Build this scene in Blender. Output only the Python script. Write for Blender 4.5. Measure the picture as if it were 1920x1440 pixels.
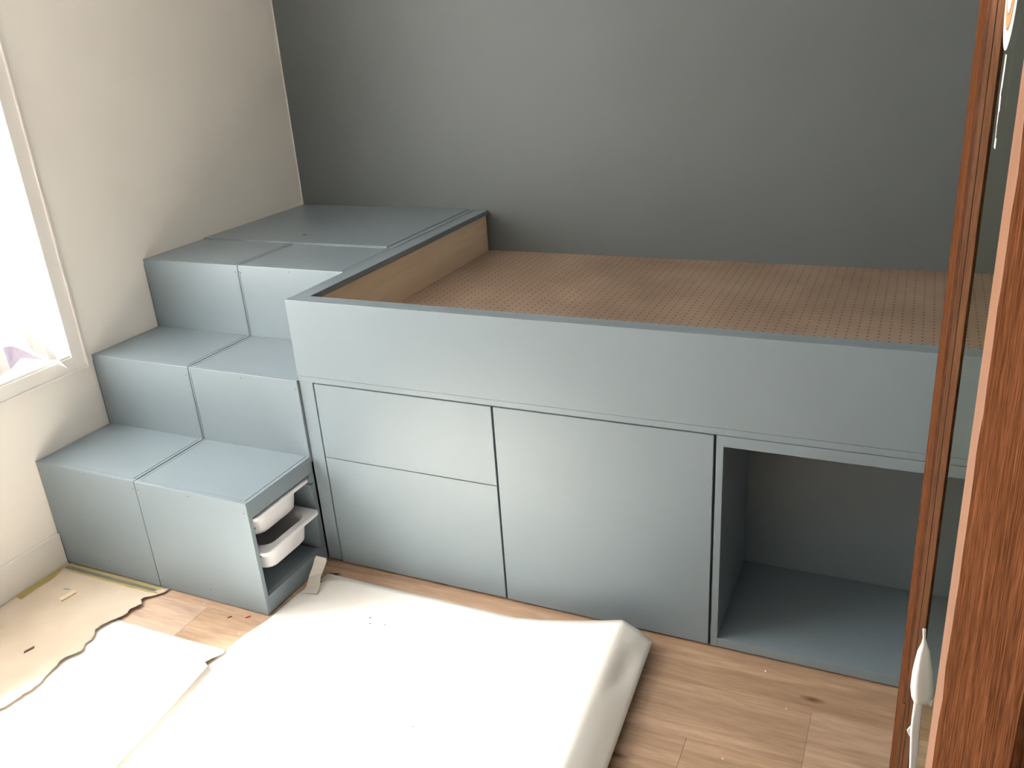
import bpy, bmesh, math, random
from mathutils import Vector, Matrix

random.seed(7)
for o in list(bpy.data.objects):
    bpy.data.objects.remove(o, do_unlink=True)
scene = bpy.context.scene
COL = scene.collection

# ------------------------------------------------------------------ camera
cam_d = bpy.data.cameras.new('camera')
cam = bpy.data.objects.new('camera', cam_d)
COL.objects.link(cam)
Rv = Vector((0.9095754, 0.4105679, -0.0640826))
Uv = Vector((-0.1053205, 0.3769588, 0.9202226))
Fv = Vector((-0.4019704, 0.8302626, -0.3861137))
m = Matrix((Rv, Uv, -Fv)).transposed().to_4x4()
m.translation = Vector((2.57733, -3.24252, 1.64732))
cam.matrix_world = m
cam_d.sensor_fit = 'HORIZONTAL'
cam_d.sensor_width = 36.0
cam_d.lens = 36.0 * 1621.67 / 1920.0
cam_d.clip_start = 0.02
scene.camera = cam

# ------------------------------------------------------------------ light
W0, W1, WZ0, WZ1 = -3.30, -1.372, 0.690, 2.42      # window opening: y range, z range
world = bpy.data.worlds.new('sky')
scene.world = world
world.use_nodes = True
nt = world.node_tree
bg = nt.nodes['Background']
bg.inputs['Color'].default_value = (1.0, 0.985, 0.975, 1)
bg.inputs['Strength'].default_value = 10.0

sun_d = bpy.data.lights.new('sun', 'SUN')
sun_d.energy = 34.0
sun_d.color = (1.0, 0.94, 0.86)
sun_d.angle = math.radians(13)
sun = bpy.data.objects.new('sun', sun_d)
COL.objects.link(sun)
sdir = Vector((1.0, 0.55, -1.38))
sun.rotation_euler = sdir.to_track_quat('-Z', 'Y').to_euler()
sun.location = (-3, -3, 4)

por_d = bpy.data.lights.new('window_portal', 'AREA')
por_d.shape = 'RECTANGLE'
por_d.size = WZ1 - WZ0
por_d.size_y = W1 - W0
por_d.cycles.is_portal = True
por = bpy.data.objects.new('window_portal', por_d)
COL.objects.link(por)
por.location = (-0.26, (W0 + W1) / 2, (WZ0 + WZ1) / 2)
por.rotation_euler = Vector((1, 0, 0)).to_track_quat('-Z', 'Y').to_euler()
por_d.size, por_d.size_y = W1 - W0, WZ1 - WZ0

vs = scene.view_settings
vs.view_transform = 'Standard'
vs.look = 'None'
vs.gamma = 1.0
vs.use_curve_mapping = False
vs.exposure = 0.58

# ------------------------------------------------------------------ materials
def new_mat(name):
    mt = bpy.data.materials.new(name)
    mt.use_nodes = True
    n = mt.node_tree.nodes
    return mt, n, mt.node_tree.links, n['Principled BSDF']

def noise_col(n, l, vec, scale, c1, c2, detail=4, lo=0.35, hi=0.65):
    t = n.new('ShaderNodeTexNoise')
    t.inputs['Scale'].default_value = scale
    t.inputs['Detail'].default_value = detail
    l.new(vec, t.inputs['Vector'])
    r = n.new('ShaderNodeValToRGB')
    r.color_ramp.elements[0].position = lo
    r.color_ramp.elements[1].position = hi
    r.color_ramp.elements[0].color = (*c1, 1)
    r.color_ramp.elements[1].color = (*c2, 1)
    l.new(t.outputs['Fac'], r.inputs['Fac'])
    return r, t

def flat(name, c, rough=0.5, vary=0.04, scale=6.0, bump=0.02, bscale=180, spec=0.5, coat=0.0):
    mt, n, l, b = new_mat(name)
    tc = n.new('ShaderNodeTexCoord')
    r, t = noise_col(n, l, tc.outputs['Object'], scale,
                     tuple(x * (1 - vary) for x in c), tuple(min(1, x * (1 + vary)) for x in c))
    l.new(r.outputs['Color'], b.inputs['Base Color'])
    b.inputs['Roughness'].default_value = rough
    b.inputs['Specular IOR Level'].default_value = spec
    b.inputs['Coat Weight'].default_value = coat
    if bump:
        t2 = n.new('ShaderNodeTexNoise')
        t2.inputs['Scale'].default_value = bscale
        l.new(tc.outputs['Object'], t2.inputs['Vector'])
        bp = n.new('ShaderNodeBump')
        bp.inputs['Strength'].default_value = bump
        bp.inputs['Distance'].default_value = 0.002
        l.new(t2.outputs['Fac'], bp.inputs['Height'])
        l.new(bp.outputs['Normal'], b.inputs['Normal'])
    return mt

def wood(name, c1, c2, axis=0, stretch=14.0, scale=7.0, rough=0.45, vary=0.0, dark=None, bump=0.08,
         fibre=0.35, graincol=0.72, coord='Object', hue=None):
    """grain running along `axis`; optional per-object variation"""
    mt, n, l, b = new_mat(name)
    tc = n.new('ShaderNodeTexCoord')
    mp = n.new('ShaderNodeMapping')
    s = [stretch, stretch, stretch]
    s[axis] = 1.0
    mp.inputs['Scale'].default_value = s
    l.new(tc.outputs[coord], mp.inputs['Vector'])
    vec = mp.outputs['Vector']
    oi = n.new('ShaderNodeObjectInfo')
    if vary:
        ad = n.new('ShaderNodeVectorMath'); ad.operation = 'MULTIPLY_ADD'
        ad.inputs[1].default_value = (37.0, 91.0, 53.0)
        l.new(oi.outputs['Random'], ad.inputs[0])
        l.new(vec, ad.inputs[2])
        vec = ad.outputs[0]
    r, t = noise_col(n, l, vec, scale * 0.18, c1, c2, detail=6, lo=0.3, hi=0.7)
    t.inputs['Distortion'].default_value = 1.2
    # fine fibres
    t2 = n.new('ShaderNodeTexNoise')
    t2.inputs['Scale'].default_value = scale * 1.6
    t2.inputs['Detail'].default_value = 8
    l.new(vec, t2.inputs['Vector'])
    rr = n.new('ShaderNodeValToRGB')
    rr.color_ramp.elements[0].position = 0.38
    rr.color_ramp.elements[1].position = 0.62
    rr.color_ramp.elements[0].color = (graincol,) * 3 + (1,)
    rr.color_ramp.elements[1].color = (1, 1, 1, 1)
    l.new(t2.outputs['Fac'], rr.inputs['Fac'])
    mx = n.new('ShaderNodeMix'); mx.data_type = 'RGBA'; mx.blend_type = 'MULTIPLY'
    mx.inputs['Factor'].default_value = fibre * 2 if fibre < 0.5 else 1.0
    l.new(r.outputs['Color'], mx.inputs['A'])
    l.new(rr.outputs['Color'], mx.inputs['B'])
    out = mx.outputs['Result']
    if dark:   # knots
        mpk = n.new('ShaderNodeMapping')
        sk = [3.0, 3.0, 3.0]; sk[axis] = 1.1
        mpk.inputs['Scale'].default_value = sk
        l.new(tc.outputs[coord], mpk.inputs['Vector'])
        vo = n.new('ShaderNodeTexVoronoi')
        vo.inputs['Scale'].default_value = 1.25
        vo.voronoi_dimensions = '2D'
        l.new(mpk.outputs['Vector'], vo.inputs['Vector'])
        rk = n.new('ShaderNodeValToRGB')
        rk.color_ramp.elements[0].position = 0.012
        rk.color_ramp.elements[1].position = 0.050
        rk.color_ramp.elements[0].color = (*dark, 1)
        rk.color_ramp.elements[1].color = (1, 1, 1, 1)
        l.new(vo.outputs['Distance'], rk.inputs['Fac'])
        m2 = n.new('ShaderNodeMix'); m2.data_type = 'RGBA'; m2.blend_type = 'MULTIPLY'
        m2.inputs['Factor'].default_value = 1.0
        l.new(out, m2.inputs['A']); l.new(rk.outputs['Color'], m2.inputs['B'])
        out = m2.outputs['Result']
    if vary:
        hv = n.new('ShaderNodeHueSaturation')
        mr = n.new('ShaderNodeMapRange')
        mr.inputs['To Min'].default_value = 1 - vary
        mr.inputs['To Max'].default_value = 1 + vary
        l.new(oi.outputs['Random'], mr.inputs['Value'])
        l.new(mr.outputs['Result'], hv.inputs['Value'])
        mr2 = n.new('ShaderNodeMapRange')
        mr2.inputs['To Min'].default_value = 1.12
        mr2.inputs['To Max'].default_value = 0.85
        l.new(oi.outputs['Random'], mr2.inputs['Value'])
        l.new(mr2.outputs['Result'], hv.inputs['Saturation'])
        l.new(out, hv.inputs['Color'])
        out = hv.outputs['Color']
    l.new(out, b.inputs['Base Color'])
    b.inputs['Roughness'].default_value = rough
    bp = n.new('ShaderNodeBump')
    bp.inputs['Strength'].default_value = bump
    bp.inputs['Distance'].default_value = 0.001
    l.new(t2.outputs['Fac'], bp.inputs['Height'])
    l.new(bp.outputs['Normal'], b.inputs['Normal'])
    return mt

M = {}
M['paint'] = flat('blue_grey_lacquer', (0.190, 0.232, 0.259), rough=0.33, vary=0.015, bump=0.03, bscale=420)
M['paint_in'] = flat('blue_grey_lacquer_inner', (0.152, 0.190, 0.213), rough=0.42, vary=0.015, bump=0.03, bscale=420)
M['gap_shadow'] = flat('gap_shadow_dark', (0.02, 0.022, 0.024), rough=0.8, bump=0)
M['screw'] = flat('screw_cap_grey', (0.07, 0.09, 0.10), rough=0.5, bump=0)
M['wall_dark'] = flat('wall_paint_grey_green', (0.112, 0.125, 0.125), rough=0.5, vary=0.03, scale=1.5, bump=0.06, bscale=300)
M['wall_white'] = flat('wall_paint_warm_white', (0.87, 0.825, 0.765), rough=0.6, vary=0.015, scale=3, bump=0.05, bscale=260)
M['ceil'] = flat('ceiling_white', (0.90, 0.89, 0.87), rough=0.8, bump=0)
M['trim'] = flat('white_lacquered_trim', (0.80, 0.765, 0.725), rough=0.38, vary=0.01, bump=0.0)
M['floor_wood'] = wood('oak_plank', (0.40, 0.262, 0.178), (0.63, 0.44, 0.31), axis=0, stretch=11, scale=9,
                       rough=0.42, vary=0.15, dark=(0.36, 0.28, 0.24), bump=0.05, fibre=0.3, graincol=0.74)
M['under'] = flat('plank_joint_dark', (0.12, 0.08, 0.06), rough=0.9, bump=0)
M['ply'] = wood('plywood', (0.68, 0.50, 0.33), (0.82, 0.65, 0.46), axis=1, stretch=7, scale=5, rough=0.6,
                dark=(0.5, 0.35, 0.25), fibre=0.12, graincol=0.8, bump=0.04)
M['door'] = wood('varnished_oak', (0.100, 0.036, 0.016), (0.200, 0.076, 0.033), axis=2, stretch=16, scale=26,
                 rough=0.6, fibre=0.5, graincol=0.34, bump=0.15)
M['door'].node_tree.nodes['Principled BSDF'].inputs['Specular IOR Level'].default_value = 0.0
M['door_lit'] = wood('varnished_oak_lightened', (0.26, 0.11, 0.052), (0.40, 0.18, 0.088), axis=2, stretch=16, scale=26,  # door oak lightened to make up for little light on the moulding
                 rough=0.45, fibre=0.3, graincol=0.6, bump=0.1)
M['door_dark'] = wood('varnished_oak_dark', (0.20, 0.075, 0.035), (0.28, 0.11, 0.055), axis=2, stretch=16, scale=26,
                      rough=0.4, fibre=0.4, graincol=0.5, bump=0.2)
M['bead'] = wood('worn_oak_bead', (0.27, 0.125, 0.070), (0.35, 0.175, 0.10), axis=2, stretch=10, scale=14,
                 rough=0.5, fibre=0.15, graincol=0.8, bump=0.1)
M['board'] = flat('white_card', (0.86, 0.83, 0.78), rough=0.7, vary=0.01, scale=8, bump=0.05, bscale=90)
M['strip'] = flat('cream_card', (0.88, 0.84, 0.76), rough=0.7, vary=0.02, scale=8, bump=0.05, bscale=90)
M['chip'] = flat('pale_wood_chip', (0.72, 0.58, 0.40), rough=0.7, bump=0)
M['tape'] = flat('yellow_masking_tape', (0.74, 0.60, 0.26), rough=0.55, vary=0.06, scale=20, bump=0.1, bscale=60)
M['tape_grey'] = flat('paint_stained_tape', (0.30, 0.33, 0.29), rough=0.55, vary=0.12, scale=14, bump=0.1, bscale=60)
M['tape_pale'] = flat('pale_masking_tape', (0.66, 0.56, 0.30), rough=0.55, vary=0.06, scale=20, bump=0.1, bscale=60)
M['bin'] = flat('white_plastic', (0.70, 0.69, 0.71), rough=0.4, vary=0.0, bump=0)
M['paper'] = flat('white_paper', (0.88, 0.86, 0.86), rough=0.8, bump=0.0)
M['paper_l'] = flat('lavender_paper', (0.33, 0.30, 0.39), rough=0.8, bump=0.0)
M['tissue'] = flat('crumpled_white_paper', (0.90, 0.88, 0.86), rough=0.8, bump=0.15, bscale=60)
M['sticker_w'] = flat('sticker_white', (0.78, 0.78, 0.74), rough=0.5, bump=0)
M['sticker_o'] = flat('sticker_orange', (0.70, 0.30, 0.12), rough=0.5, bump=0)
M['sticker_d'] = flat('sticker_brown', (0.25, 0.13, 0.07), rough=0.5, bump=0)
M['red'] = flat('red_plastic', (0.65, 0.06, 0.04), rough=0.5, bump=0)
M['brown'] = flat('dark_brown_bit', (0.08, 0.05, 0.035), rough=0.7, bump=0)
M['rubber'] = flat('black_plastic', (0.015, 0.015, 0.015), rough=0.5, bump=0)
M['metal'] = flat('brushed_metal', (0.5, 0.48, 0.45), rough=0.35, bump=0)
M['metal'].node_tree.nodes['Principled BSDF'].inputs['Metallic'].default_value = 1.0

# brown masking paper (stains with a shape of their own)
mt, n, l, b = new_mat('kraft_paper')
tc = n.new('ShaderNodeTexCoord')
r1, t1 = noise_col(n, l, tc.outputs['Object'], 5.0, (0.54, 0.44, 0.335), (0.63, 0.53, 0.42), detail=6)
r2, t2 = noise_col(n, l, tc.outputs['Object'], 9.0, (1, 1, 1), (0.84, 0.68, 0.55), detail=3, lo=0.66, hi=0.73)
mx = n.new('ShaderNodeMix'); mx.data_type = 'RGBA'; mx.blend_type = 'MULTIPLY'; mx.inputs['Factor'].default_value = 0.8
l.new(r1.outputs['Color'], mx.inputs['A']); l.new(r2.outputs['Color'], mx.inputs['B'])
l.new(mx.outputs['Result'], b.inputs['Base Color'])
b.inputs['Roughness'].default_value = 0.75
M['kraft'] = mt

# speckled white board: a few paint specks
mt, n, l, b = new_mat('white_card_specked')
tc = n.new('ShaderNodeTexCoord')
r1, t1 = noise_col(n, l, tc.outputs['Object'], 4.0, (0.84, 0.80, 0.74), (0.87, 0.84, 0.79), detail=6)
vo = n.new('ShaderNodeTexVoronoi'); vo.inputs['Scale'].default_value = 22
l.new(tc.outputs['Object'], vo.inputs['Vector'])
rk = n.new('ShaderNodeValToRGB')
rk.color_ramp.elements[0].position = 0.045; rk.color_ramp.elements[1].position = 0.085
rk.color_ramp.elements[0].color = (0.35, 0.30, 0.26, 1); rk.color_ramp.elements[1].color = (1, 1, 1, 1)
l.new(vo.outputs['Distance'], rk.inputs['Fac'])
nz = n.new('ShaderNodeTexNoise'); nz.inputs['Scale'].default_value = 6.0
l.new(tc.outputs['Object'], nz.inputs['Vector'])
rn = n.new('ShaderNodeValToRGB'); rn.color_ramp.elements[0].position = 0.56; rn.color_ramp.elements[1].position = 0.62
l.new(nz.outputs['Fac'], rn.inputs['Fac'])
mx = n.new('ShaderNodeMix'); mx.data_type = 'RGBA'; mx.blend_type = 'MULTIPLY'
l.new(rn.outputs['Color'], mx.inputs['Factor'])
l.new(r1.outputs['Color'], mx.inputs['A']); l.new(rk.outputs['Color'], mx.inputs['B'])
l.new(mx.outputs['Result'], b.inputs['Base Color'])
b.inputs['Roughness'].default_value = 0.75
M['board_specked'] = mt

# perforated hardboard
mt, n, l, b = new_mat('perforated_hardboard')
tc = n.new('ShaderNodeTexCoord')
r1, t1 = noise_col(n, l, tc.outputs['Object'], 3.2, (0.255, 0.172, 0.120), (0.385, 0.275, 0.200), detail=7, lo=0.3, hi=0.72)
sc = n.new('ShaderNodeVectorMath'); sc.operation = 'SCALE'; sc.inputs['Scale'].default_value = 1 / 0.0285
l.new(tc.outputs['Object'], sc.inputs[0])
fr = n.new('ShaderNodeVectorMath'); fr.operation = 'FRACTION'
l.new(sc.outputs[0], fr.inputs[0])
sb = n.new('ShaderNodeVectorMath'); sb.operation = 'SUBTRACT'; sb.inputs[1].default_value = (0.5, 0.5, 0)
l.new(fr.outputs[0], sb.inputs[0])
ml = n.new('ShaderNodeVectorMath'); ml.operation = 'MULTIPLY'; ml.inputs[1].default_value = (1, 1, 0)
l.new(sb.outputs[0], ml.inputs[0])
ln = n.new('ShaderNodeVectorMath'); ln.operation = 'LENGTH'
l.new(ml.outputs[0], ln.inputs[0])
rh = n.new('ShaderNodeValToRGB')
rh.color_ramp.elements[0].position = 0.09; rh.color_ramp.elements[1].position = 0.13
rh.color_ramp.elements[0].color = (0.10, 0.07, 0.06, 1); rh.color_ramp.elements[1].color = (1, 1, 1, 1)
l.new(ln.outputs['Value'], rh.inputs['Fac'])
mx = n.new('ShaderNodeMix'); mx.data_type = 'RGBA'; mx.blend_type = 'MULTIPLY'; mx.inputs['Factor'].default_value = 1
l.new(r1.outputs['Color'], mx.inputs['A']); l.new(rh.outputs['Color'], mx.inputs['B'])
l.new(mx.outputs['Result'], b.inputs['Base Color'])
b.inputs['Roughness'].default_value = 0.6
bp = n.new('ShaderNodeBump'); bp.inputs['Strength'].default_value = 0.4; bp.inputs['Distance'].default_value = 0.002
l.new(rh.outputs['Color'], bp.inputs['Height']); l.new(bp.outputs['Normal'], b.inputs['Normal'])
M['peg'] = mt

# thin pane
def glass(name, tint, gloss=0.08):
    mt = bpy.data.materials.new(name); mt.use_nodes = True
    n = mt.node_tree.nodes; l = mt.node_tree.links
    n.remove(n['Principled BSDF'])
    tr = n.new('ShaderNodeBsdfTransparent'); tr.inputs['Color'].default_value = (*tint, 1)
    gl = n.new('ShaderNodeBsdfGlossy'); gl.inputs['Roughness'].default_value = 0.03
    gl.inputs['Color'].default_value = (1, 1, 1, 1)
    mx = n.new('ShaderNodeMixShader'); mx.inputs[0].default_value = gloss
    l.new(tr.outputs[0], mx.inputs[1]); l.new(gl.outputs[0], mx.inputs[2])
    l.new(mx.outputs[0], n['Material Output'].inputs['Surface'])
    return mt
M['glass'] = glass('door_glass', (0.93, 0.95, 0.90), 0.035)
M['wglass'] = glass('window_glass', (0.97, 0.98, 0.98), 0.05)

# ------------------------------------------------------------------ helpers
def link(name, bm, mat, parent=None, smooth=False, shift=None):
    me = bpy.data.meshes.new(name)
    bmesh.ops.recalc_face_normals(bm, faces=bm.faces)
    bm.to_mesh(me); bm.free()
    if smooth:
        for p in me.polygons: p.use_smooth = True
    me.materials.append(mat)
    o = bpy.data.objects.new(name, me)
    COL.objects.link(o)
    if parent is not None:
        o.parent = parent
        o.matrix_parent_inverse = Matrix.Translation(-Vector(parent.location))
    return o

def add_box(bm, x0, x1, y0, y1, z0, z1, bev=0.0):
    vs_ = [bm.verts.new((x, y, z)) for x in (x0, x1) for y in (y0, y1) for z in (z0, z1)]
    q = [(0, 1, 3, 2), (4, 6, 7, 5), (0, 4, 5, 1), (2, 3, 7, 6), (0, 2, 6, 4), (1, 5, 7, 3)]
    fs = [bm.faces.new([vs_[i] for i in f]) for f in q]
    if bev:
        es = list({e for f in fs for e in f.edges})
        bmesh.ops.bevel(bm, geom=es, offset=bev, segments=2, profile=0.6, affect='EDGES')

def box(name, dims, mat, parent=None, bev=0.0008):
    bm = bmesh.new()
    add_box(bm, *dims, bev=bev)
    return link(name, bm, mat, parent)

def thing(name, label, cat, loc=(0, 0, 0), group=None):
    o = bpy.data.objects.new(name, None)
    COL.objects.link(o)
    o.location = loc
    o.empty_display_size = 0.05
    o['label'] = label; o['category'] = cat
    if group: o['group'] = group
    return o

def tag(o, label, cat, group=None):
    o['label'] = label; o['category'] = cat
    if group: o['group'] = group
    return o

def struct(o):
    o['kind'] = 'structure'
    return o

def disc(name, c, nrm, r, mat, parent=None, th=0.0006, seg=20):
    bm = bmesh.new()
    q = Vector(nrm).to_track_quat('Z', 'Y').to_matrix().to_4x4()
    q.translation = Vector(c) + Vector(nrm).normalized() * th * 0.5
    bmesh.ops.create_cone(bm, cap_ends=True, segments=seg, radius1=r, radius2=r, depth=th, matrix=q)
    return link(name, bm, mat, parent)

def interp(pts, t):
    if t <= pts[0][0]: return pts[0][1]
    for (a, va), (b_, vb) in zip(pts, pts[1:]):
        if t <= b_:
            k = (t - a) / (b_ - a) if b_ > a else 0
            return va + (vb - va) * k
    return pts[-1][1]

def sheet(name, ys, xl, xr, zf, mat, th=0.001, nx=24, parent=None):
    """thin sheet: rows at ys, left/right limits xl(y), xr(y), height zf(x,y)"""
    bm = bmesh.new()
    top = []; bot = []
    for y in ys:
        a, b_ = xl(y), xr(y)
        rt = []; rb = []
        for i in range(nx + 1):
            x = a + (b_ - a) * i / nx
            X, Z = zf(x, y)
            rt.append(bm.verts.new((X, y, Z + th)))
            rb.append(bm.verts.new((X, y, Z)))
        top.append(rt); bot.append(rb)
    R_, C_ = len(ys) - 1, nx
    for j in range(R_):
        for i in range(C_):
            bm.faces.new((top[j][i], top[j][i + 1], top[j + 1][i + 1], top[j + 1][i]))
            bm.faces.new((bot[j][i], bot[j + 1][i], bot[j + 1][i + 1], bot[j][i + 1]))
    for j in range(R_):
        bm.faces.new((top[j][0], top[j + 1][0], bot[j + 1][0], bot[j][0]))
        bm.faces.new((top[j][C_], bot[j][C_], bot[j + 1][C_], top[j + 1][C_]))
    for i in range(C_):
        bm.faces.new((top[0][i], bot[0][i], bot[0][i + 1], top[0][i + 1]))
        bm.faces.new((top[R_][i], top[R_][i + 1], bot[R_][i + 1], bot[R_][i]))
    o = link(name, bm, mat, parent)
    for p in o.data.polygons:
        p.use_smooth = abs(p.normal.z) > 0.3
    return o

# ------------------------------------------------------------------ room
XR, YF, ZC = 3.02, -4.45, 2.55
T = 0.26
# floor with planks
fl = struct(box('floor', (-T, XR + 0.1, YF - 0.1, 0.1, -0.12, -0.012), M['under'], bev=0))
PW = 0.19
rows = []
y = -1.44 + PW * 8
k = 0
ytop = 0.08
row_y = [(-1.44 + PW * i) for i in range(8, -17, -1)]      # upper edges of the rows
joints = {-1.63: [-0.6, 0.674, 2.205], -1.44: [0.1, 1.32, 2.475], -1.25: [0.5, 1.9]}
for ry in row_y:
    key = None
    for kk in joints:
        if abs(kk - ry) < 0.01: key = kk
    if key is not None:
        xs_ = joints[key]
    else:
        s0 = random.uniform(-0.2, 1.0)
        xs_ = [s0, s0 + 1.35, s0 + 2.6]
    cuts = [-0.02] + [x for x in xs_ if 0.12 < x < XR - 0.12] + [XR + 0.02]
    y1_, y0_ = min(ry, 0.0), max(ry - PW, YF)
    if y1_ - y0_ < 0.02: continue
    for a, b_ in zip(cuts, cuts[1:]):
        box('plank', (a + 0.0003, b_ - 0.0003, y0_ + 0.0003, y1_ - 0.0003, -0.012, 0.0), M['floor_wood'], fl, bev=0.0004)

struct(box('wall_back', (-T, XR + 0.1, 0.0, 0.12, 0, ZC), M['wall_dark'], bev=0))
# left wall with window opening
bm = bmesh.new()
add_box(bm, -T, 0, YF, W0, 0, ZC)
add_box(bm, -T, 0, W1, 0.0, 0, ZC)
add_box(bm, -T, 0, W0, W1, 0, WZ0)
add_box(bm, -T, 0, W0, W1, WZ1, ZC)
struct(link('wall_left', bm, M['wall_white']))
struct(box('wall_right', (XR, XR + 0.1, YF, 0.0, 0, ZC), M['wall_dark'], bev=0))
struct(box('wall_front', (-T, XR + 0.1, YF - 0.1, YF, 0, ZC), M['wall_white'], bev=0))
struct(box('ceiling', (-T, XR + 0.1, YF - 0.1, 0.12, ZC, ZC + 0.1), M['ceil'], bev=0))
# stub wall that carries the glazed door
struct(box('wall_door_side', (2.74, XR, -2.99, -2.885, 0, ZC), M['wall_white'], bev=0))
struct(box('trim_1', (2.655, 2.74, -3.0, -2.875, 0, ZC), M['door'], bev=0.002))
struct(box('baseboard_left', (0.0, 0.013, YF, -1.602, 0.0, 0.122), M['trim'], bev=0.002))
# pale sealant line in the corner of the two walls
struct(box('trim_2', (0.0, 0.0035, -0.0035, 0.0, 0.93, ZC), M['trim'], bev=0))

# window
win = struct(box('window_1', (-0.005, 0.016, W0 - 0.058, -1.317, 0.632, 0.640), M['trim'], bev=0.001))
cw = 0.055
def wpart(name, dims, mat, bev=0.0015):
    return box(name, dims, mat, win, bev)
wpart('casing', (0.0, 0.011, -1.372, -1.324, 0.640, WZ1 + 0.05), M['trim'])
wpart('casing', (0.0, 0.011, W0 - 0.05, W0, 0.640, WZ1 + 0.05), M['trim'])
wpart('casing', (0.0, 0.011, W0, W1, WZ1, WZ1 + 0.05), M['trim'])
wpart('casing', (0.0, 0.011, W0, W1, 0.640, WZ0 - 0.004), M['trim'])
wpart('casing_edge', (0.0, 0.017, -1.324, -1.317, 0.632, WZ1 + 0.058), M['trim'])
wpart('casing_edge', (0.0, 0.017, W0 - 0.058, W0 - 0.05, 0.640, WZ1 + 0.058), M['trim'])
wpart('casing_edge', (0.0, 0.017, W0 - 0.05, -1.324, WZ1 + 0.05, WZ1 + 0.058), M['trim'])
wpart('sill_board', (-0.26, 0.006, W0 + 0.001, W1 - 0.001, WZ0 - 0.004, WZ0 + 0.004), M['trim'])
XG = -0.225
wpart('frame_stile', (XG - 0.025, XG + 0.025, W0, W0 + 0.05, WZ0 + 0.004, WZ1), M['trim'])
wpart('frame_stile', (XG - 0.025, XG + 0.025, W1 - 0.05, W1, WZ0 + 0.004, WZ1), M['trim'])
wpart('frame_rail', (XG - 0.025, XG + 0.025, W0 + 0.05, W1 - 0.05, WZ0 + 0.004, WZ0 + 0.06), M['trim'])
wpart('frame_rail', (XG - 0.025, XG + 0.025, W0 + 0.05, W1 - 0.05, WZ1 - 0.05, WZ1), M['trim'])
ymid = (W0 + W1) / 2
wpart('mullion', (XG - 0.025, XG + 0.025, ymid - 0.03, ymid + 0.03, WZ0 + 0.06, WZ1 - 0.05), M['trim'])
wpart('glass_pane', (XG - 0.002, XG + 0.002, W0 + 0.05, ymid - 0.03, WZ0 + 0.06, WZ1 - 0.05), M['wglass'], bev=0)
wpart('glass_pane', (XG - 0.002, XG + 0.002, ymid + 0.03, W1 - 0.05, WZ0 + 0.06, WZ1 - 0.05), M['wglass'], bev=0)

# added white sheer in the right-hand part of the window, keeps sun off stairs
mt = bpy.data.materials.new('sheer_white'); mt.use_nodes = True
n = mt.node_tree.nodes; l = mt.node_tree.links
n.remove(n['Principled BSDF'])
df = n.new('ShaderNodeBsdfDiffuse'); df.inputs['Color'].default_value = (0.85, 0.84, 0.82, 1)
tl = n.new('ShaderNodeBsdfTranslucent'); tl.inputs['Color'].default_value = (0.88, 0.88, 0.87, 1)
mx = n.new('ShaderNodeMixShader'); mx.inputs[0].default_value = 0.62
l.new(df.outputs[0], mx.inputs[1]); l.new(tl.outputs[0], mx.inputs[2])
l.new(mx.outputs[0], n['Material Output'].inputs['Surface'])
M['sheer'] = mt
bm = bmesh.new()
prev = None
CY0 = -2.42
for i in range(61):
    y_ = CY0 + (W1 - 0.012 - CY0) * i / 60
    x_ = -0.085 + 0.006 * math.sin(i * 0.9) + 0.003 * math.sin(i * 2.3)
    a = bm.verts.new((x_, y_, WZ0 + 0.02)); b_ = bm.verts.new((x_, y_, WZ1 - 0.02))
    if prev: bm.faces.new((prev[0], a, b_, prev[1]))
    prev = (a, b_)
cur = thing('added_sheer_curtain', 'added white sheer curtain in the window, keeps direct sun off the stairs', 'curtain', (-0.085, -1.75, WZ0 + 0.02))
link('fabric', bm, M['sheer'], cur, smooth=True)
bm = bmesh.new()
bmesh.ops.create_cone(bm, cap_ends=True, segments=12, radius1=0.006, radius2=0.006, depth=W1 - W0 - 0.002,
                      matrix=Matrix.Translation((-0.085, (W0 + W1) / 2, WZ1 - 0.014)) @ Matrix.Rotation(math.pi / 2, 4, 'X'))
link('rod', bm, M['metal'], cur)

# ------------------------------------------------------------------ stairs
Y1, Y2, Y3, YP = -1.600, -1.289, -0.975, -0.655
Z1, Z2, Z3 = 0.400, 0.6645, 0.925
XM, XS = 0.4474, 0.8936
P, PI_ = M['paint'], M['paint_in']
FT = 0.016      # front board thickness

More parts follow.
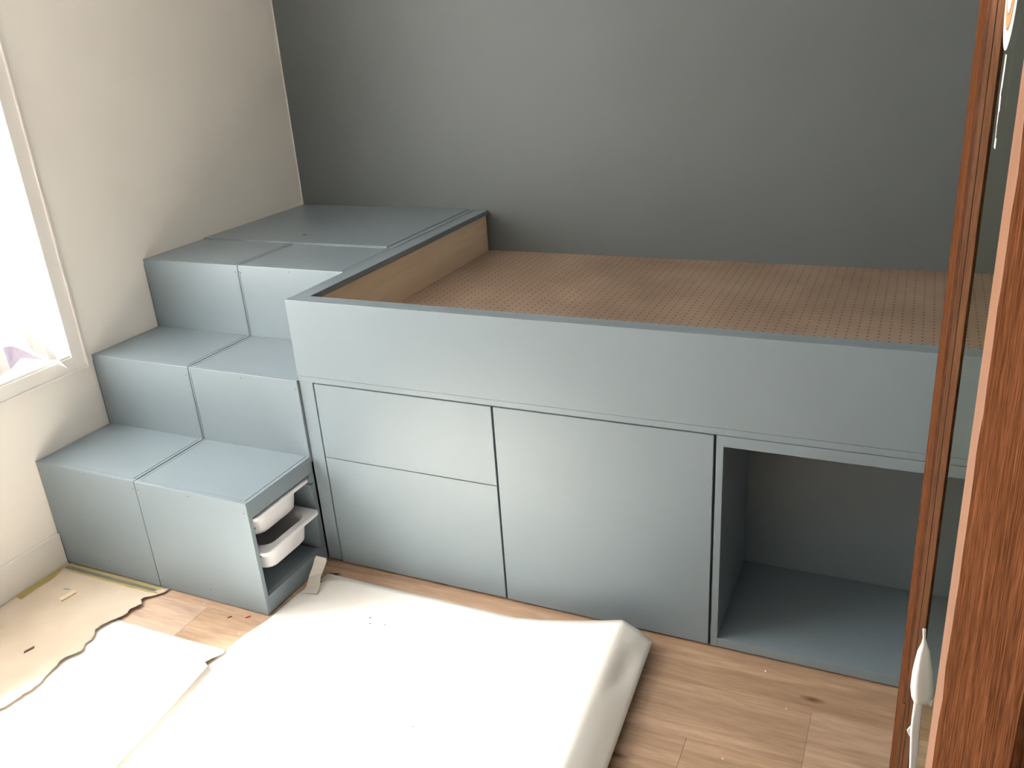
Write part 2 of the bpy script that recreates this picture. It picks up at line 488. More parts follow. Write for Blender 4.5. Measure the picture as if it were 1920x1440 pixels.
def stair_unit(x0, x1, label, group, open_side):
    t = thing('stair_cabinet', label, 'stair cabinet', ((x0 + x1) / 2, Y1, 0), group)
    a, b_ = x0 + 0.0013, x1 - 0.0013
    steps = [(Y1, Y2, 0.0, Z1), (Y2, Y3, Z1, Z2), (Y3, YP, Z2, Z3)]
    for i, (ya, yb_, za, zb) in enumerate(steps):
        # riser board (full height behind the lower step)
        box('riser', (a, b_, ya, ya + FT, 0.004 if i == 0 else 0.0, zb), P, t, bev=0.0018) if i == 0 else \
            box('riser', (a, b_, ya, ya + FT, za - 0.02, zb), P, t, bev=0.0018)
        # tread: inset centre board between two narrow edge strips
        s = 0.0125
        y_a, y_b = ya + FT + 0.0002, yb_ - 0.0004
        if i == 2: y_b = yb_ - 0.004
        box('tread', (a + s + 0.0020, b_ - s - 0.0020, y_a, y_b, zb - 0.018, zb - 0.0002), P, t, bev=0.0005)
        box('edge_strip', (a + 0.0014, a + s, y_a, y_b, zb - 0.018, zb - 0.0004), P, t, bev=0.0005)
        box('edge_strip', (b_ - s, b_ - (0.0 if open_side else 0.0014), y_a, y_b, zb - 0.018, zb - 0.0004), P, t, bev=0.0005)
    # carcass
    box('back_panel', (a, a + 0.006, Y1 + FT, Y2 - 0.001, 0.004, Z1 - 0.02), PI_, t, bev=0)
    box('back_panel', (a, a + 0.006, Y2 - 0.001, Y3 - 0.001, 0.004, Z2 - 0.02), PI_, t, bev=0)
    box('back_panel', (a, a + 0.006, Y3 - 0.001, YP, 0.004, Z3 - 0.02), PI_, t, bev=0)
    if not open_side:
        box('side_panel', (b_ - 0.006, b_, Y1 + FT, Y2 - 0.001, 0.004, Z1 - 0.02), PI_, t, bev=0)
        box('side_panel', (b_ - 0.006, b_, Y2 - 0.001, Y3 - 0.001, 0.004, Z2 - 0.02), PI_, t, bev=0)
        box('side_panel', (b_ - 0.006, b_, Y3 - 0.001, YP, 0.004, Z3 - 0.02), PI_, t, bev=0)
    else:
        # open front of the lowest column, facing into the room
        box('top_rail', (b_ - 0.018, b_, Y1 + FT, Y2 - 0.0015, 0.344, Z1 - 0.018), P, t)
        box('plinth', (b_ - 0.018, b_, Y1 + FT, Y2 - 0.005, 0.004, 0.064), P, t)
        box('bottom_shelf', (a + 0.006, b_ - 0.0192, Y1 + FT, Y2 - 0.019, 0.046, 0.0625), PI_, t)
        # inner upright, made of three boards with runner slots between them
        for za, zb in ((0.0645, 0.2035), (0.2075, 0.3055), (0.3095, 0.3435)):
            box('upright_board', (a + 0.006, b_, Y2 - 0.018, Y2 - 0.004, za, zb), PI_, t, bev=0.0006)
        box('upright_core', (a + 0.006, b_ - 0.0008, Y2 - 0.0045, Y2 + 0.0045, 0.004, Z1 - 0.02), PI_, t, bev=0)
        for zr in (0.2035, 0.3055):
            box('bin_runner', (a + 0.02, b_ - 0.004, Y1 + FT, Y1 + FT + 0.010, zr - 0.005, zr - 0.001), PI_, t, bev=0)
    # rear carcass sides under the upper steps
    return t

st_l = stair_unit(0.0005, XM, 'blue-grey stepped cabinet of three steps against the white wall, left half of the stairs',
                  None, False)
st_r = stair_unit(XM, XS, 'blue-grey stepped cabinet of three steps beside the bed, open side with two white bins',
                  None, True)
# screw caps
def screws(parent, pts):
    for (x, y_, z) in pts:
        disc('screw_cap', (x, y_, z), (0, -1, 0), 0.0021, M['screw'], parent, th=0.0005, seg=10)
screws(st_l, [(0.434, Y3, 0.900), (0.433, Y2, 0.634), (0.436, Y1, 0.371), (0.225, Y1, 0.388), (0.012, Y1, 0.371),
              (0.228, Y1, 0.055)])
screws(st_r, [(0.459, Y3, 0.898), (0.669, Y3, 0.912), (0.669, Y2, 0.650), (0.883, Y2, 0.635), (0.458, Y1, 0.371),
              (0.668, Y1, 0.386), (0.880, Y1, 0.367), (0.459, Y1, 0.031), (0.671, Y1, 0.047)])

# ------------------------------------------------------------------ storage bins
def rrect(cx, cy, hx, hy, r, seg=5):
    pts = []
    for (sx, sy, a0) in ((1, 1, 0), (-1, 1, 90), (-1, -1, 180), (1, -1, 270)):
        for i in range(seg + 1):
            a = math.radians(a0 + 90 * i / seg)
            pts.append((cx + sx * (hx - r) + r * math.cos(a), cy + sy * (hy - r) + r * math.sin(a)))
    return pts

def make_bin(xf, ztop, label):
    """xf: front edge of the rim; bin runs back 0.42 m"""
    hx, hy = 0.19, 0.1345
    yc = (Y1 + FT + Y2 - 0.018) / 2
    t = thing('storage_bin', label, 'storage bin', (xf - hx, yc, ztop - 0.10), 'white plastic bins in the stair cabinet')
    cx = xf - hx
    bh = 0.094
    loops = [  # (hx, hy, r, z, cx shift)
        (hx - 0.022, hy - 0.030, 0.040, ztop - 0.001),
        (hx - 0.024, hy - 0.031, 0.040, ztop - 0.03),
        (hx - 0.030, hy - 0.036, 0.040, ztop - bh + 0.012),
        (hx - 0.040, hy - 0.045, 0.036, ztop - bh + 0.001),
    ]
    bm = bmesh.new()
    outer = [[bm.verts.new((x, y_, z)) for x, y_ in rrect(cx, yc, a, b_, r)] for a, b_, r, z in loops]
    inner = [[bm.verts.new((x, y_, z + (0.003 if i == 3 else 0))) for x, y_ in rrect(cx, yc, a - 0.003, b_ - 0.003, r)]
             for i, (a, b_, r, z) in enumerate(loops)]
    N = len(outer[0])
    for L in (outer, inner):
        for i in range(3):
            for j in range(N):
                bm.faces.new((L[i][j], L[i][(j + 1) % N], L[i + 1][(j + 1) % N], L[i + 1][j]))
    bm.faces.new(outer[3]); bm.faces.new(inner[3])
    for j in range(N):
        bm.faces.new((outer[0][j], outer[0][(j + 1) % N], inner[0][(j + 1) % N], inner[0][j]))
    link('tub', bm, M['bin'], t, smooth=True)
    # rim: flat flange with turned-down lip
    bm = bmesh.new()
    rings = [rrect(cx, yc, hx - 0.0245, hy - 0.0325, 0.040) , rrect(cx, yc, hx - 0.002, hy - 0.002, 0.016),
             rrect(cx, yc, hx, hy, 0.018), rrect(cx, yc, hx, hy, 0.018), rrect(cx, yc, hx - 0.003, hy - 0.003, 0.016),
             rrect(cx, yc, hx - 0.003, hy - 0.003, 0.016), rrect(cx, yc, hx - 0.0245, hy - 0.0325, 0.040)]
    zs = [ztop, ztop, ztop - 0.002, ztop - 0.011, ztop - 0.011, ztop - 0.003, ztop - 0.003]
    V = [[bm.verts.new((x, y_, z)) for x, y_ in rg] for rg, z in zip(rings, zs)]
    for i in range(len(V)):
        A, B = V[i], V[(i + 1) % len(V)]
        for j in range(N):
            bm.faces.new((A[j], A[(j + 1) % N], B[(j + 1) % N], B[j]))
    link('rim', bm, M['bin'], t)
    return t
make_bin(0.896, 0.336, 'white plastic storage bin pushed in below the lowest step, the upper of two')
make_bin(0.915, 0.219, 'white plastic storage bin pulled slightly out, the lower of two in the stair cabinet')

# ------------------------------------------------------------------ platform in the corner
pc = thing('platform_cabinet', 'blue-grey square corner platform with a lid and finger hole beside the back wall', 'cabinet',
           (0.44, -0.33, 0))
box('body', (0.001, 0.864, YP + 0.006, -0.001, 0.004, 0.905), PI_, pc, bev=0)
box('lid', (0.002, 0.8645, YP - 0.001, -0.002, 0.9055, 0.9285), P, pc, bev=0.0014)
box('edge_strip', (0.8665, 0.8925, YP - 0.001, -0.002, 0.9055, 0.9262), P, pc, bev=0.0006)
box('front_lip', (0.450, 0.8665, YP - 0.0125, YP - 0.0014, Z3 - 0.0001, 0.9272), P, pc, bev=0.0008)
disc('finger_hole', (0.413, -0.542, 0.9285), (0, 0, 1), 0.0105, M['screw'], pc, th=0.0004)

# ------------------------------------------------------------------ bed
YB, YRI, XRI, XE = -1.2812, -1.2301, 0.9514, 2.985
bed = thing('platform_bed', 'blue-grey platform bed with a raised rim and perforated brown hardboard base', 'bed', (1.9, -0.64, 0))
box('front_panel', (XS, XE, YB, YB + 0.022, 0.6800, Z3), P, bed, bev=0.0012)
box('front_rim', (XS + 0.002, XE, YB + 0.0225, YRI, Z3 - 0.02, Z3 - 0.0003), P, bed, bev=0.0006)
box('front_lining', (XRI + 0.01, XE, YRI - 0.02, YRI - 0.004, 0.745, Z3 - 0.0205), M['ply'], bed)
# left rim: two strips with a fine joint
box('side_rim', (XS + 0.0005, XS + 0.0145, YRI, -0.002, Z3 - 0.02, Z3 - 0.0002), P, bed, bev=0.0006)
box('side_rim', (XS + 0.0155, XRI, YRI, -0.002, Z3 - 0.019, Z3), P, bed, bev=0.0006)
box('side_panel', (XS + 0.0008, XS + 0.018, YB + 0.0225, -0.002, 0.66, Z3 - 0.0205), PI_, bed, bev=0)
box('side_lining', (XRI - 0.018, XRI - 0.0015, YRI + 0.002, -0.018, 0.745, Z3 - 0.0195), M['ply'], bed)
box('mattress_base', (XRI - 0.001, XE, YRI + 0.001, -0.001, 0.748, 0.7545), M['peg'], bed, bev=0)
box('under_rail', (XS + 0.0005, XE, YB + 0.0004, YB + 0.022, 0.6614, 0.6793), P, bed, bev=0.0006)
box('end_stile', (XS + 0.0022, 0.9455, YB + 0.0004, YB + 0.022, 0.012, 0.6609), P, bed, bev=0.0008)
for (x_, y_) in ((0.92, -1.22), (0.92, -0.10), (2.93, -0.10)):
    box('leg', (x_ - 0.02, x_ + 0.02, y_ - 0.02, y_ + 0.02, 0.0, 0.745), PI_, bed)
box('bed_end_panel', (XE, XE + 0.018, YB, -0.002, 0.012, Z3), P, bed)

def carcass(t, xa, xb, yb_=-0.60, z0=0.02, z1=0.6595, front=None):
    f = YB + 0.023 if front is None else front
    box('side_panel', (xa, xa + 0.016, f, yb_, z0, z1), PI_, t, bev=0)
    box('side_panel', (xb - 0.016, xb, f, yb_, z0, z1), PI_, t, bev=0)
    box('top_panel', (xa + 0.016, xb - 0.016, f, yb_, z1 - 0.016, z1), PI_, t, bev=0)
    box('bottom_panel', (xa + 0.016, xb - 0.016, f, yb_, z0, z0 + 0.016), PI_, t, bev=0)
    box('back_panel', (xa, xb, yb_, yb_ + 0.006, z0, z1), PI_, t, bev=0)
    for fx in (xa + 0.06, xb - 0.06):
        for fy in (f + 0.03, yb_ - 0.05):
            bm = bmesh.new()
            bmesh.ops.create_cone(bm, cap_ends=True, segments=14, radius1=0.018, radius2=0.015, depth=z0,
                                  matrix=Matrix.Translation((fx, fy, z0 / 2)))
            link('foot', bm, M['rubber'], t)

dc = thing('drawer_cabinet', 'blue-grey two-drawer cabinet under the bed next to the stairs', 'cabinet', (1.25, -0.95, 0))
carcass(dc, 0.9475, 1.5595)
box('drawer', (0.9516, 1.5568, YB - 0.0012, YB + 0.018, 0.4055, 0.6580), P, dc, bev=0.0011)
box('drawer', (0.9516, 1.5568, YB - 0.0012, YB + 0.018, 0.0100, 0.4030), P, dc, bev=0.0011)
dd = thing('door_cabinet', 'blue-grey cabinet under the bed with one wide plain door', 'cabinet', (1.87, -0.95, 0))
carcass(dd, 1.5605, 2.1845)
box('door', (1.5630, 2.1795, YB - 0.0012, YB + 0.018, 0.0085, 0.6580), P, dd, bev=0.0011)
oc = thing('open_cabinet', 'blue-grey open cubby cabinet under the bed, right of the wide door', 'cabinet', (2.57, -0.95, 0))
XA, XB = 2.1865, 2.975
box('side_panel', (XA, 2.2045, YB - 0.0008, -0.885, 0.0080, 0.6298), P, oc)
box('side_panel', (XB - 0.018, XB, YB - 0.0008, -0.885, 0.0080, 0.6298), P, oc)
box('top_panel', (XA, XB, YB - 0.0008, -0.885, 0.6300, 0.6600), P, oc)
box('bottom_panel', (2.2048, XB - 0.0183, YB - 0.0008, -0.885, 0.0080, 0.0345), P, oc)
box('back_panel', (XA, XB, -0.8845, -0.878, 0.0050, 0.66), P, oc, bev=0)
for fx in (2.25, 2.90):
    bm = bmesh.new()
    bmesh.ops.create_cone(bm, cap_ends=True, segments=14, radius1=0.02, radius2=0.017, depth=0.008,
                          matrix=Matrix.Translation((fx, YB + 0.03, 0.004)))
    link('foot', bm, M['rubber'], oc)

# ------------------------------------------------------------------ glazed door seen almost edge-on
ANG = math.atan2(0.9997, -0.0236)      # direction of the leaf, hinge towards free edge
LEAN = 0.014
uv_ = Vector((-0.0236, 0.9997, 0)).normalized()
wv = Vector((-math.sin(LEAN), 0, math.cos(LEAN)))
nv = wv.cross(uv_).normalized()
DP = Vector((2.642, -2.245, 1.111))
dm = Matrix((uv_, nv, wv)).transposed().to_4x4()
# local frame: x along the leaf, y out of the leaf towards the camera side, z up (0 at camera-height datum 1.111)
dm.translation = DP
door = bpy.data.objects.new('door_1', None)
COL.objects.link(door)
door.empty_display_size = 0.05
door.matrix_world = dm
struct(door)

def dpart(name, s0, s1, n0, n1, z0, z1, mat, bev=0.0008, parent=None, label=None):
    bm = bmesh.new()
    add_box(bm, s0, s1, n0, n1, z0, z1, bev=bev)
    me = bpy.data.meshes.new(name)
    bmesh.ops.recalc_face_normals(bm, faces=bm.faces)
    bm.to_mesh(me); bm.free()
    me.materials.append(mat)
    o = bpy.data.objects.new(name, me)
    COL.objects.link(o)
    o.parent = parent or door
    if label: o['label'] = label
    return o
DZ0, DZ1 = -1.10, 0.93
GN = -0.0188      # depth of the pane behind the face
A_ = 0.231
dpart('stile', A_ + 0.0012, 0.352, -0.0230, 0.0, DZ0, DZ1, M['door'])                 # far stile
dpart('edge_strip', 0.3525, 0.363, -0.0235, 0.0004, DZ0, DZ1, M['door'])
# moulded inner edge of the far stile, seen from the camera: four slim layers
dpart('moulding', A_, A_ + 0.001, -0.0048, -0.0002, -0.520, DZ1 - 0.12, M['door_dark'], bev=0)
dpart('moulding', A_ - 0.0012, A_ + 0.001, -0.0056, -0.0048, -0.520, DZ1 - 0.12, M['bead'], bev=0)
dpart('moulding', A_ - 0.0006, A_ + 0.001, -0.0050, -0.0002, DZ0 + 0.12, -0.522, M['door_lit'], bev=0)
dpart('moulding', A_ - 0.0010, A_ + 0.001, -0.0100, -0.0057, DZ0 + 0.12, DZ1 - 0.12, M['door_lit'], bev=0)
dpart('joint', A_, A_ + 0.001, -0.0110, -0.0100, DZ0 + 0.12, DZ1 - 0.12, M['gap_shadow'], bev=0)  # solid dark strip, paints the shadow inside the gap
dpart('glazing_bead', A_ - 0.0012, A_ + 0.001, GN - 0.0005, -0.0110, DZ0 + 0.12, DZ1 - 0.12, M['door_lit'], bev=0.0003)
dpart('glass_pane', -0.262, A_ - 0.0012, GN - 0.003, GN, DZ0 + 0.12, DZ1 - 0.12, M['glass'], bev=0)
dpart('rail', -0.262, A_, -0.0230, 0.0, DZ0, DZ0 + 0.1195, M['door'])
dpart('rail', -0.262, A_, -0.0230, 0.0, DZ1 - 0.1195, DZ1, M['door'])
# near bead and stile; the edge between them is chipped
bm = bmesh.new()
random.seed(3)
zz = DZ0; edge = []
while zz < DZ1:
    edge.append((zz, -0.268 + random.uniform(-0.005, 0.004) - (0.004 if random.random() < 0.15 else 0)))
    zz += random.uniform(0.012, 0.035)
edge.append((DZ1, -0.268))
def ribbon_part(name, lf, rt, n0, n1, mat):
    bm = bmesh.new()
    rows_ = []
    for (z, e) in edge:
        a, b_ = lf(e), rt(e)
        rows_.append([bm.verts.new((a, n1, z)), bm.verts.new((b_, n1, z)), bm.verts.new((b_, n0, z)), bm.verts.new((a, n0, z))])
    for A, B in zip(rows_, rows_[1:]):
        for i in range(4):
            bm.faces.new((A[i], A[(i + 1) % 4], B[(i + 1) % 4], B[i]))
    bm.faces.new(rows_[0]); bm.faces.new(rows_[-1])
    bmesh.ops.recalc_face_normals(bm, faces=bm.faces)
    me = bpy.data.meshes.new(name); bm.to_mesh(me); bm.free()
    me.materials.append(mat)
    o = bpy.data.objects.new(name, me); COL.objects.link(o); o.parent = door
    return o
ribbon_part('glazing_bead', lambda e: e, lambda e: -0.208, -0.0180, 0.0, M['bead'])
ribbon_part('stile', lambda e: -0.590, lambda e: e, -0.0230, 0.0004, M['door'])
for hz in (-0.9, 0.1, 0.75):
    dpart('hinge', -0.602, -0.5905, -0.022, -0.006, hz, hz + 0.09, M['metal'])
# round sticker on the pane
def door_pt(s, n_, z): return dm @ Vector((s, n_, z))
stk = thing('round_sticker', 'round white sticker with an orange ring on the door glass', 'sticker', door_pt(0.18, GN, 0.536))
def sdisc(name, r, off, mat):
    bm = bmesh.new()
    q = nv.to_track_quat('Z', 'Y').to_matrix().to_4x4()
    q.translation = door_pt(0.164, GN + 0.0002 + off, 0.536)
    bmesh.ops.create_cone(bm, cap_ends=True, segments=40, radius1=r, radius2=r, depth=0.0003, matrix=q)
    return link(name, bm, mat, stk)
sdisc('backing', 0.065, 0.0002, M['sticker_w'])
sdisc('dark_ring', 0.0445, 0.0005, M['sticker_d'])
sdisc('orange_ring', 0.0422, 0.0008, M['sticker_o'])
sdisc('inner_ring', 0.0285, 0.0011, M['sticker_d'])
sdisc('centre', 0.0267, 0.0014, M['sticker_w'])
sdisc('centre_mark', 0.0090, 0.0017, M['sticker_d'])

# scratches / dried glue line on the pane
bm = bmesh.new()
random.seed(5)
zz = 0.468; s_ = 0.150
while zz > 0.37:
    z2 = zz - random.uniform(0.008, 0.02)
    w_ = random.uniform(0.001, 0.003)
    a = door_pt(s_, GN + 0.0003, zz); b_ = door_pt(s_ - w_ * 6, GN + 0.0003, zz)
    s2 = s_ + random.uniform(-0.007, 0.003)
    c = door_pt(s2 - w_ * 6, GN + 0.0003, z2); d = door_pt(s2, GN + 0.0003, z2)
    bm.faces.new([bm.verts.new(p) for p in (a, b_, c, d)])
    s_ = s2; zz = z2
gl = link('glue_streak', bm, M['strip'])
tag(gl, 'thin dried glue streak running down the door glass below the sticker', 'glue streak')

# crumpled white paper on the far edge of the pane
def blob(name, rings, mat, parent, seg=14, seed=1, jit=0.12):
    """rings: (centre, half-width along camera right, half depth)"""
    rnd = random.Random(seed)
    bm = bmesh.new()
    rt = Vector((Rv.x, Rv.y, 0)).normalized(); fw = Vector((-rt.y, rt.x, 0))
    fold = [1 + rnd.uniform(-jit, jit) for _ in range(seg)]
    V = []
    for c, a, d in rings:
        ring = []
        for j in range(seg):
            an = 2 * math.pi * j / seg
            k_ = fold[j] * (1 + rnd.uniform(-jit, jit) * 0.4)
            if j in (3, 10): k_ *= 0.72
            ring.append(bm.verts.new(Vector(c) + rt * math.cos(an) * a * (fold[j] * 0.1 + 0.9) + fw * math.sin(an) * d * k_))
        V.append(ring)
    for A, B in zip(V, V[1:]):
        for j in range(seg):
            bm.faces.new((A[j], A[(j + 1) % seg], B[(j + 1) % seg], B[j]))
    bm.faces.new(V[0]); bm.faces.new(V[-1])
    return link(name, bm, mat, parent, smooth=True)
tp = thing('crumpled_paper', 'crumpled white paper bundle stuck low on the door glass, with a long tail', 'paper',
           (2.648, -2.290, 0.858))
blob('bundle', [((2.6411, -2.2896, 0.9447), 0.0020, 0.0018), ((2.6425, -2.2897, 0.9317), 0.0016, 0.0016),
                ((2.6435, -2.2898, 0.9230), 0.0035, 0.0035), ((2.6440, -2.2898, 0.9130), 0.0070, 0.0055),
                ((2.6446, -2.2899, 0.9018), 0.0088, 0.0070), ((2.6461, -2.2900, 0.8819), 0.0120, 0.0085),
                ((2.6482, -2.2901, 0.8577), 0.0140, 0.0095), ((2.6495, -2.2902, 0.8456), 0.0132, 0.0090),
                ((2.6499, -2.2903, 0.8370), 0.0100, 0.0070)], M['tissue'], tp, seed=2)
blob('bundle_tip', [((2.6581, -2.2909, 0.8430), 0.0045, 0.003), ((2.6595, -2.2910, 0.8370), 0.0025, 0.002),
                ((2.6606, -2.2911, 0.8330), 0.0005, 0.0005)], M['tissue'], tp, seed=5)
blob('tail', [((2.6466, -2.2900, 0.8380), 0.0056, 0.003), ((2.6468, -2.2900, 0.8101), 0.0058, 0.003),
              ((2.6475, -2.2901, 0.7885), 0.0059, 0.003), ((2.6495, -2.2903, 0.7629), 0.0056, 0.003),
              ((2.6512, -2.2905, 0.7277), 0.0045, 0.003), ((2.6515, -2.2905, 0.6700), 0.0040, 0.003)],
     M['tissue'], tp, seed=9)
blob('torn_corner', [((2.6432, -2.2896, 0.7960), 0.0007, 0.001), ((2.6420, -2.2896, 0.7880), 0.0046, 0.001),
                     ((2.6435, -2.2896, 0.7780), 0.0022, 0.001)], M['tissue'], tp, seed=11)

# ------------------------------------------------------------------ papers and boards on the floor
def lin(a, b_, n_): return [a + (b_ - a) * i / n_ for i in range(n_ + 1)]
# torn brown paper
tear = [(-1.603, 0.488), (-1.625, 0.486), (-1.648, 0.470), (-1.668, 0.448), (-1.682, 0.446), (-1.700, 0.470), (-1.72, 0.462),
        (-1.733, 0.452), (-1.752, 0.460), (-1.775, 0.452), (-1.80, 0.438), (-1.83, 0.430), (-1.849, 0.427), (-1.865, 0.444),
        (-1.885, 0.452), (-1.905, 0.448), (-1.925, 0.466), (-1.95, 0.462), (-1.98, 0.448), (-2.02, 0.452), (-2.1, 0.47),
        (-2.25, 0.44), (-2.4, 0.47), (-2.6, 0.45)]
_r = random.Random(21)
_t = sorted(tear); tear = list(_t)
for (ya, xa), (yb_, xb) in zip(_t, _t[1:]):
    m_ = max(1, int((yb_ - ya) / 0.009))
    for q_ in range(1, m_):
        f_ = q_ / m_
        tear.append((ya + (yb_ - ya) * f_, xa + (xb - xa) * f_ + _r.uniform(-0.0035, 0.0035)))
tear = sorted(tear)
def kz(x, y_):
    e = interp(tear, y_)
    lift = max(0, (x - (e - 0.07)) / 0.07) ** 2
    w_ = 0.0012 * (math.sin(x * 23 + y_ * 9) + math.sin(y_ * 31 - x * 13) + 2)
    near = min(1, (-1.603 - y_) / 0.06) if y_ > -1.663 else 1
    return x, 0.0022 + w_ * near + lift * (0.006 + 0.002 * math.sin(y_ * 47))
ys = sorted(set([t_[0] for t_ in tear] + lin(-2.6, -1.603, 70)))
kp = sheet('brown_paper', ys, lambda y_: 0.0145, lambda y_: interp(tear, y_), kz, M['kraft'], th=0.0005, nx=40)
tag(kp, 'torn brown masking paper on the floor in front of the stairs, taped along the baseboard', 'masking paper')

def tape(name, pts_l, pts_r, z, mat, label, th=0.0004, wob=0.0):
    bm = bmesh.new()
    A = [bm.verts.new((p[0], p[1], z(p))) for p in pts_l]
    B = [bm.verts.new((p[0], p[1], z(p))) for p in pts_r]
    for i in range(len(A) - 1):
        bm.faces.new((A[i], A[i + 1], B[i + 1], B[i]))
    g_ = bmesh.ops.solidify(bm, geom=bm.faces[:], thickness=-th)
    o = link(name, bm, mat)
    tag(o, label, 'tape', 'masking tape on the brown paper')
    return o
zt = lambda p: kz(p[0], p[1])[1] + 0.0012
n_ = 14
pl = []; pr = []
for i in range(n_ + 1):
    f = i / n_
    y_ = -1.607 - f * 0.205
    wj = 0.0012 * math.sin(i * 2.3)
    pl.append((0.0142, y_)); pr.append((0.0175 + 0.030 * min(1, f * 2.0 + 0.1) + wj, y_ - 0.004 * math.sin(i)))
tape('masking_tape', pl, pr, zt, M['tape'], 'wide yellow masking tape on the brown paper beside the baseboard')
def strip_pts(x0, x1, ya, yb_, n_=24, j=0.0012, sd=1):
    rnd = random.Random(sd)
    A = []; B = []
    for i in range(n_ + 1):
        x = x0 + (x1 - x0) * i / n_
        A.append((x, ya(i / n_) + rnd.uniform(-j, j))); B.append((x, yb_(i / n_) + rnd.uniform(-j, j)))
    return A, B
A, B = strip_pts(0.030, 0.462, lambda f: -1.6035, lambda f: -1.6165 - 0.002 * f, j=0.0006)
tape('masking_tape', A, B, zt, M['tape_pale'], 'pale yellow masking tape at the very foot of the stairs')
A, B = strip_pts(0.030, 0.448, lambda f: -1.616 - 0.002 * f, lambda f: -1.632 + 0.003 * f, j=0.001, sd=4)
tape('masking_tape', A, B, lambda p: zt(p) + 0.0003, M['tape_grey'], 'grey paint-stained tape strip between two yellow strips before the stairs')
A, B = strip_pts(0.050, 0.466, lambda f: -1.631 + 0.002 * f, lambda f: -1.640, j=0.0022, sd=8)
tape('masking_tape', A, B, lambda p: zt(p) + 0.0001, M['tape'], 'narrow ragged yellow tape strip on the brown paper side')

# white boards
def b1r(y_):
    return interp([(-2.6, 1.22), (-2.224, 0.925), (-2.1, 0.912), (-2.0, 0.905), (-1.93, 0.897), (-1.86, 0.889), (-1.85, 0.868), (-1.83, 0.872),
                   (-1.80, 0.886), (-1.777, 0.882)], y_)
def b1z(x, y_):
    e = b1r(y_)
    k_ = max(0.0, 1 - (e - x) / 0.16)
    k_ = k_ * k_ * (3 - 2 * k_)
    lift = interp([(-2.6, 0.010), (-2.1, 0.008), (-1.95, 0.013), (-1.86, 0.015), (-1.80, 0.007), (-1.777, 0.0025)], y_)
    return x, 0.0004 + k_ * (0.0026 + lift)
b1 = sheet('card_sheet', sorted(lin(-2.6, -1.777, 40) + [-1.86, -1.85, -1.83]), lambda y_: 0.40, b1r, b1z, M['board'], th=0.0010, nx=40)
tag(b1, 'flat white card sheet on the floor between the brown paper and the large curled sheet', 'card sheet')

def b2z(x, y_):
    v = (-1.35 - y_)
    X = x; z = 0.0012
    # bulge with a fold near the right edge
    s_ = x
    k_ = max(0.0, 1 - 0.45 * v)
    prof = [(1.62, 0.0), (1.70, 0.012), (1.80, 0.036), (1.90, 0.064), (1.952, 0.079), (1.962, 0.077), (2.00, 0.058), (2.045, 0.026)]
    # shift of profile with v: crest moves right a little
    sh = 0.05 * v
    z += interp(prof, x - sh) * (0.8 + 0.2 * k_)
    dent = math.exp(-((x - 2.008) / 0.016) ** 2 - ((v - 0.17) / 0.07) ** 2)
    z -= 0.010 * dent
    # left edge lifted a little
    lx = interp([(-2.6, 1.10), (-2.224, 0.907), (-1.95, 0.885), (-1.777, 0.878), (-1.4, 0.90), (-1.35, 0.94)], y_)
    z += 0.0006 * math.sin(x * 17 + y_ * 11)
    return X, z
def b2l(y_):
    return interp([(-2.6, 1.17), (-2.35, 0.985), (-2.224, 0.915), (-2.1, 0.897), (-1.95, 0.882), (-1.86, 0.868), (-1.80, 0.874), (-1.777, 0.878),
                   (-1.711, 0.880), (-1.62, 0.902), (-1.56, 0.905), (-1.479, 0.908), (-1.42, 0.922), (-1.385, 0.945), (-1.35, 0.972)], y_)
ys = sorted(set(lin(-2.6, -1.35, 60)))
b2 = sheet('card_sheet', ys, b2l, lambda y_: 2.040 + 0.05 * (-1.35 - y_), b2z, M['board_specked'], th=0.0014, nx=110)
tag(b2, 'large white card sheet on the floor with its right edge curled up before the bed', 'card sheet')

# curled torn strip at the corner of the large sheet
bm = bmesh.new()
path = [((0.925, -1.475, 0.010), (0.975, -1.462, 0.010)), ((0.926, -1.450, 0.016), (0.972, -1.440, 0.022)),
        ((0.920, -1.425, 0.034), (0.962, -1.415, 0.040)), ((0.922, -1.412, 0.050), (0.958, -1.400, 0.044)),
        ((0.924, -1.402, 0.062), (0.958, -1.386, 0.055)), ((0.926, -1.390, 0.082), (0.960, -1.372, 0.072)),
        ((0.930, -1.384, 0.092), (0.958, -1.370, 0.080))]
A = [bm.verts.new(a) for a, b_ in path]; B = [bm.verts.new(b_) for a, b_ in path]
for i in range(len(A) - 1): bm.faces.new((A[i], A[i + 1], B[i + 1], B[i]))
bmesh.ops.solidify(bm, geom=bm.faces[:], thickness=0.0012)
o = link('paper_strip', bm, M['strip'])
tag(o, 'small torn cream paper strip bent upright at the corner of the large card sheet', 'paper strip')
bm = bmesh.new()
f = [(0.935, -1.352, 0.004), (0.985, -1.335, 0.004), (0.965, -1.350, 0.004), (1.000, -1.372, 0.0045), (0.965, -1.385, 0.005), (0.938, -1.40, 0.005)]
bm.faces.new([bm.verts.new(p) for p in f])
bmesh.ops.solidify(bm, geom=bm.faces[:], thickness=0.001)
o = link('paper_scrap', bm, M['strip'])
tag(o, 'small torn paper scrap lying flat behind the upright strip near the drawer cabinet', 'paper scrap')

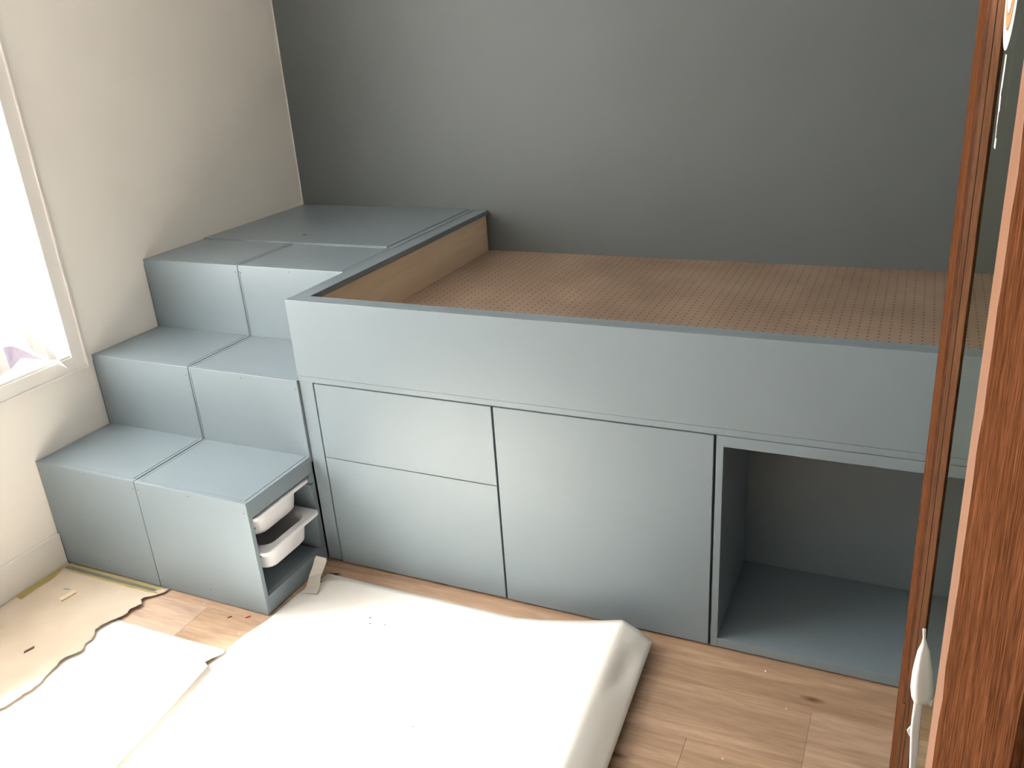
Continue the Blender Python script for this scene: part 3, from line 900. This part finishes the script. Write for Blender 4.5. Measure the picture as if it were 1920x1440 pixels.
# wood chip and bits
def slab(name, cx, cy, z, lx, ly, h, rot, mat, label, cat, skew=0.0):
    bm = bmesh.new()
    add_box(bm, -lx / 2, lx / 2, -ly / 2, ly / 2, 0, h, bev=min(h, lx, ly) * 0.15)
    for v in bm.verts: v.co.x += v.co.y * skew
    o = link(name, bm, mat)
    o.location = (cx, cy, z); o.rotation_euler = (0, 0, rot)
    return tag(o, label, cat)
slab('wood_chip', 0.188, -1.748, kz(0.188, -1.748)[1] + 0.0006, 0.052, 0.020, 0.005, 1.35, M['chip'],
     'small pale wooden chip lying on the brown paper', 'wood chip', skew=0.3)
slab('paper_flake', 0.150, -1.722, kz(0.15, -1.722)[1] + 0.0006, 0.024, 0.007, 0.0008, 0.1, M['tape_grey'],
     'small dark smear of debris left of the wooden chip', 'debris', skew=0.8)
slab('paper_flap', 0.303, -1.985, kz(0.303, -1.985)[1] + 0.0006, 0.030, 0.010, 0.0015, 1.3, M['brown'],
     'dark brown leaf-shaped bit on the sunlit brown paper', 'debris', skew=0.5)
slab('plastic_offcut', 0.832, -1.626, 0.0002, 0.016, 0.0035, 0.003, 0.95, M['red'],
     'tiny red plastic offcut on the oak floor before the stairs', 'offcut')
slab('bark_bit', 0.777, -1.646, 0.0002, 0.014, 0.0028, 0.002, 1.0, M['brown'],
     'tiny dark brown splinter on the oak floor left of the red offcut', 'splinter', skew=0.5)
rnd = random.Random(12)
crumbs = [((0.650, -1.620), 'tiny white plaster crumb on the oak floor close to the stairs foot'),
          ((0.585, -1.765), 'tiny white crumb on the floor at the edge of the flat card sheet'),
          ((0.860, -1.700), 'white crumb on the floor beside the left edge of the large card sheet'),
          ((2.345, -1.33), 'pale crumb on the floor just before the open cabinet'),
          ((2.415, -1.45), 'pale crumb lying on a plank joint before the open cabinet'),
          ((2.30, -1.665), 'pale crumb on the floor furthest from the bed, near the bottom picture edge'),
          ((0.735, -1.760), 'white crumb on the dark end of an oak plank between the card sheets')]
for (x_, y_), lb in crumbs:
    o = slab('plaster_crumb', x_, y_, 0.0001, rnd.uniform(0.003, 0.006), rnd.uniform(0.002, 0.004), 0.002, rnd.uniform(0, 3), M['board'],
             lb, 'crumb')
    o['group'] = 'plaster crumbs on the floor'
specks = [((1.20, -1.50), 'dark speck on the card sheet, nearest the lower drawer'),
          ((1.215, -1.525), 'dark speck in the middle of a loose row of three on the card sheet'),
          ((1.262, -1.515), 'dark speck right of its two neighbours on the card sheet'),
          ((1.55, -1.84), 'single dark speck in the blank middle of the large card sheet')]
for (x_, y_), lb in specks:
    o = slab('dirt_speck', x_, y_, b2z(x_, y_)[1] + 0.0014, 0.006, 0.003, 0.0012, rnd.uniform(0, 3), M['brown'], lb, 'speck')
    o['group'] = 'dirt specks on the card sheet'

# ------------------------------------------------------------------ papers on the window sill
def polysheet(name, pts, mat, label, th=0.0006):
    bm = bmesh.new()
    bm.faces.new([bm.verts.new(p) for p in pts])
    bmesh.ops.triangulate(bm, faces=bm.faces[:])
    bmesh.ops.solidify(bm, geom=bm.faces[:], thickness=th)
    o = link(name, bm, mat)
    return tag(o, label, 'paper')
polysheet('paper_sheet', [(0.045, -1.421, 0.666), (0.030, -1.464, 0.711), (0.008, -1.500, 0.7555), (-0.030, -1.530, 0.786), (-0.045, -1.545, 0.835),
                          (-0.050, -1.500, 0.900), (-0.045, -1.440, 0.830), (0.012, -1.425, 0.7005)],
          M['paper'], 'white paper sheet on the window sill with a pointed corner hanging over')
polysheet('paper_sheet', [(-0.045, -1.560, 0.788), (-0.038, -1.529, 0.781), (-0.040, -1.496, 0.753), (-0.029, -1.441, 0.6975), (-0.060, -1.500, 0.725),
                          (-0.050, -1.558, 0.7035), (-0.045, -1.562, 0.763)],
          M['paper_l'], 'lavender folded paper on the window sill under the pointed sheet')
polysheet('paper_sheet', [(-0.030, -1.580, 0.788), (-0.028, -1.571, 0.770), (-0.045, -1.558, 0.705), (-0.050, -1.592, 0.6975), (-0.035, -1.676, 0.6975), (-0.030, -1.638, 0.836)],
          M['paper'], 'white paper sheet standing on the window sill at the left picture edge')
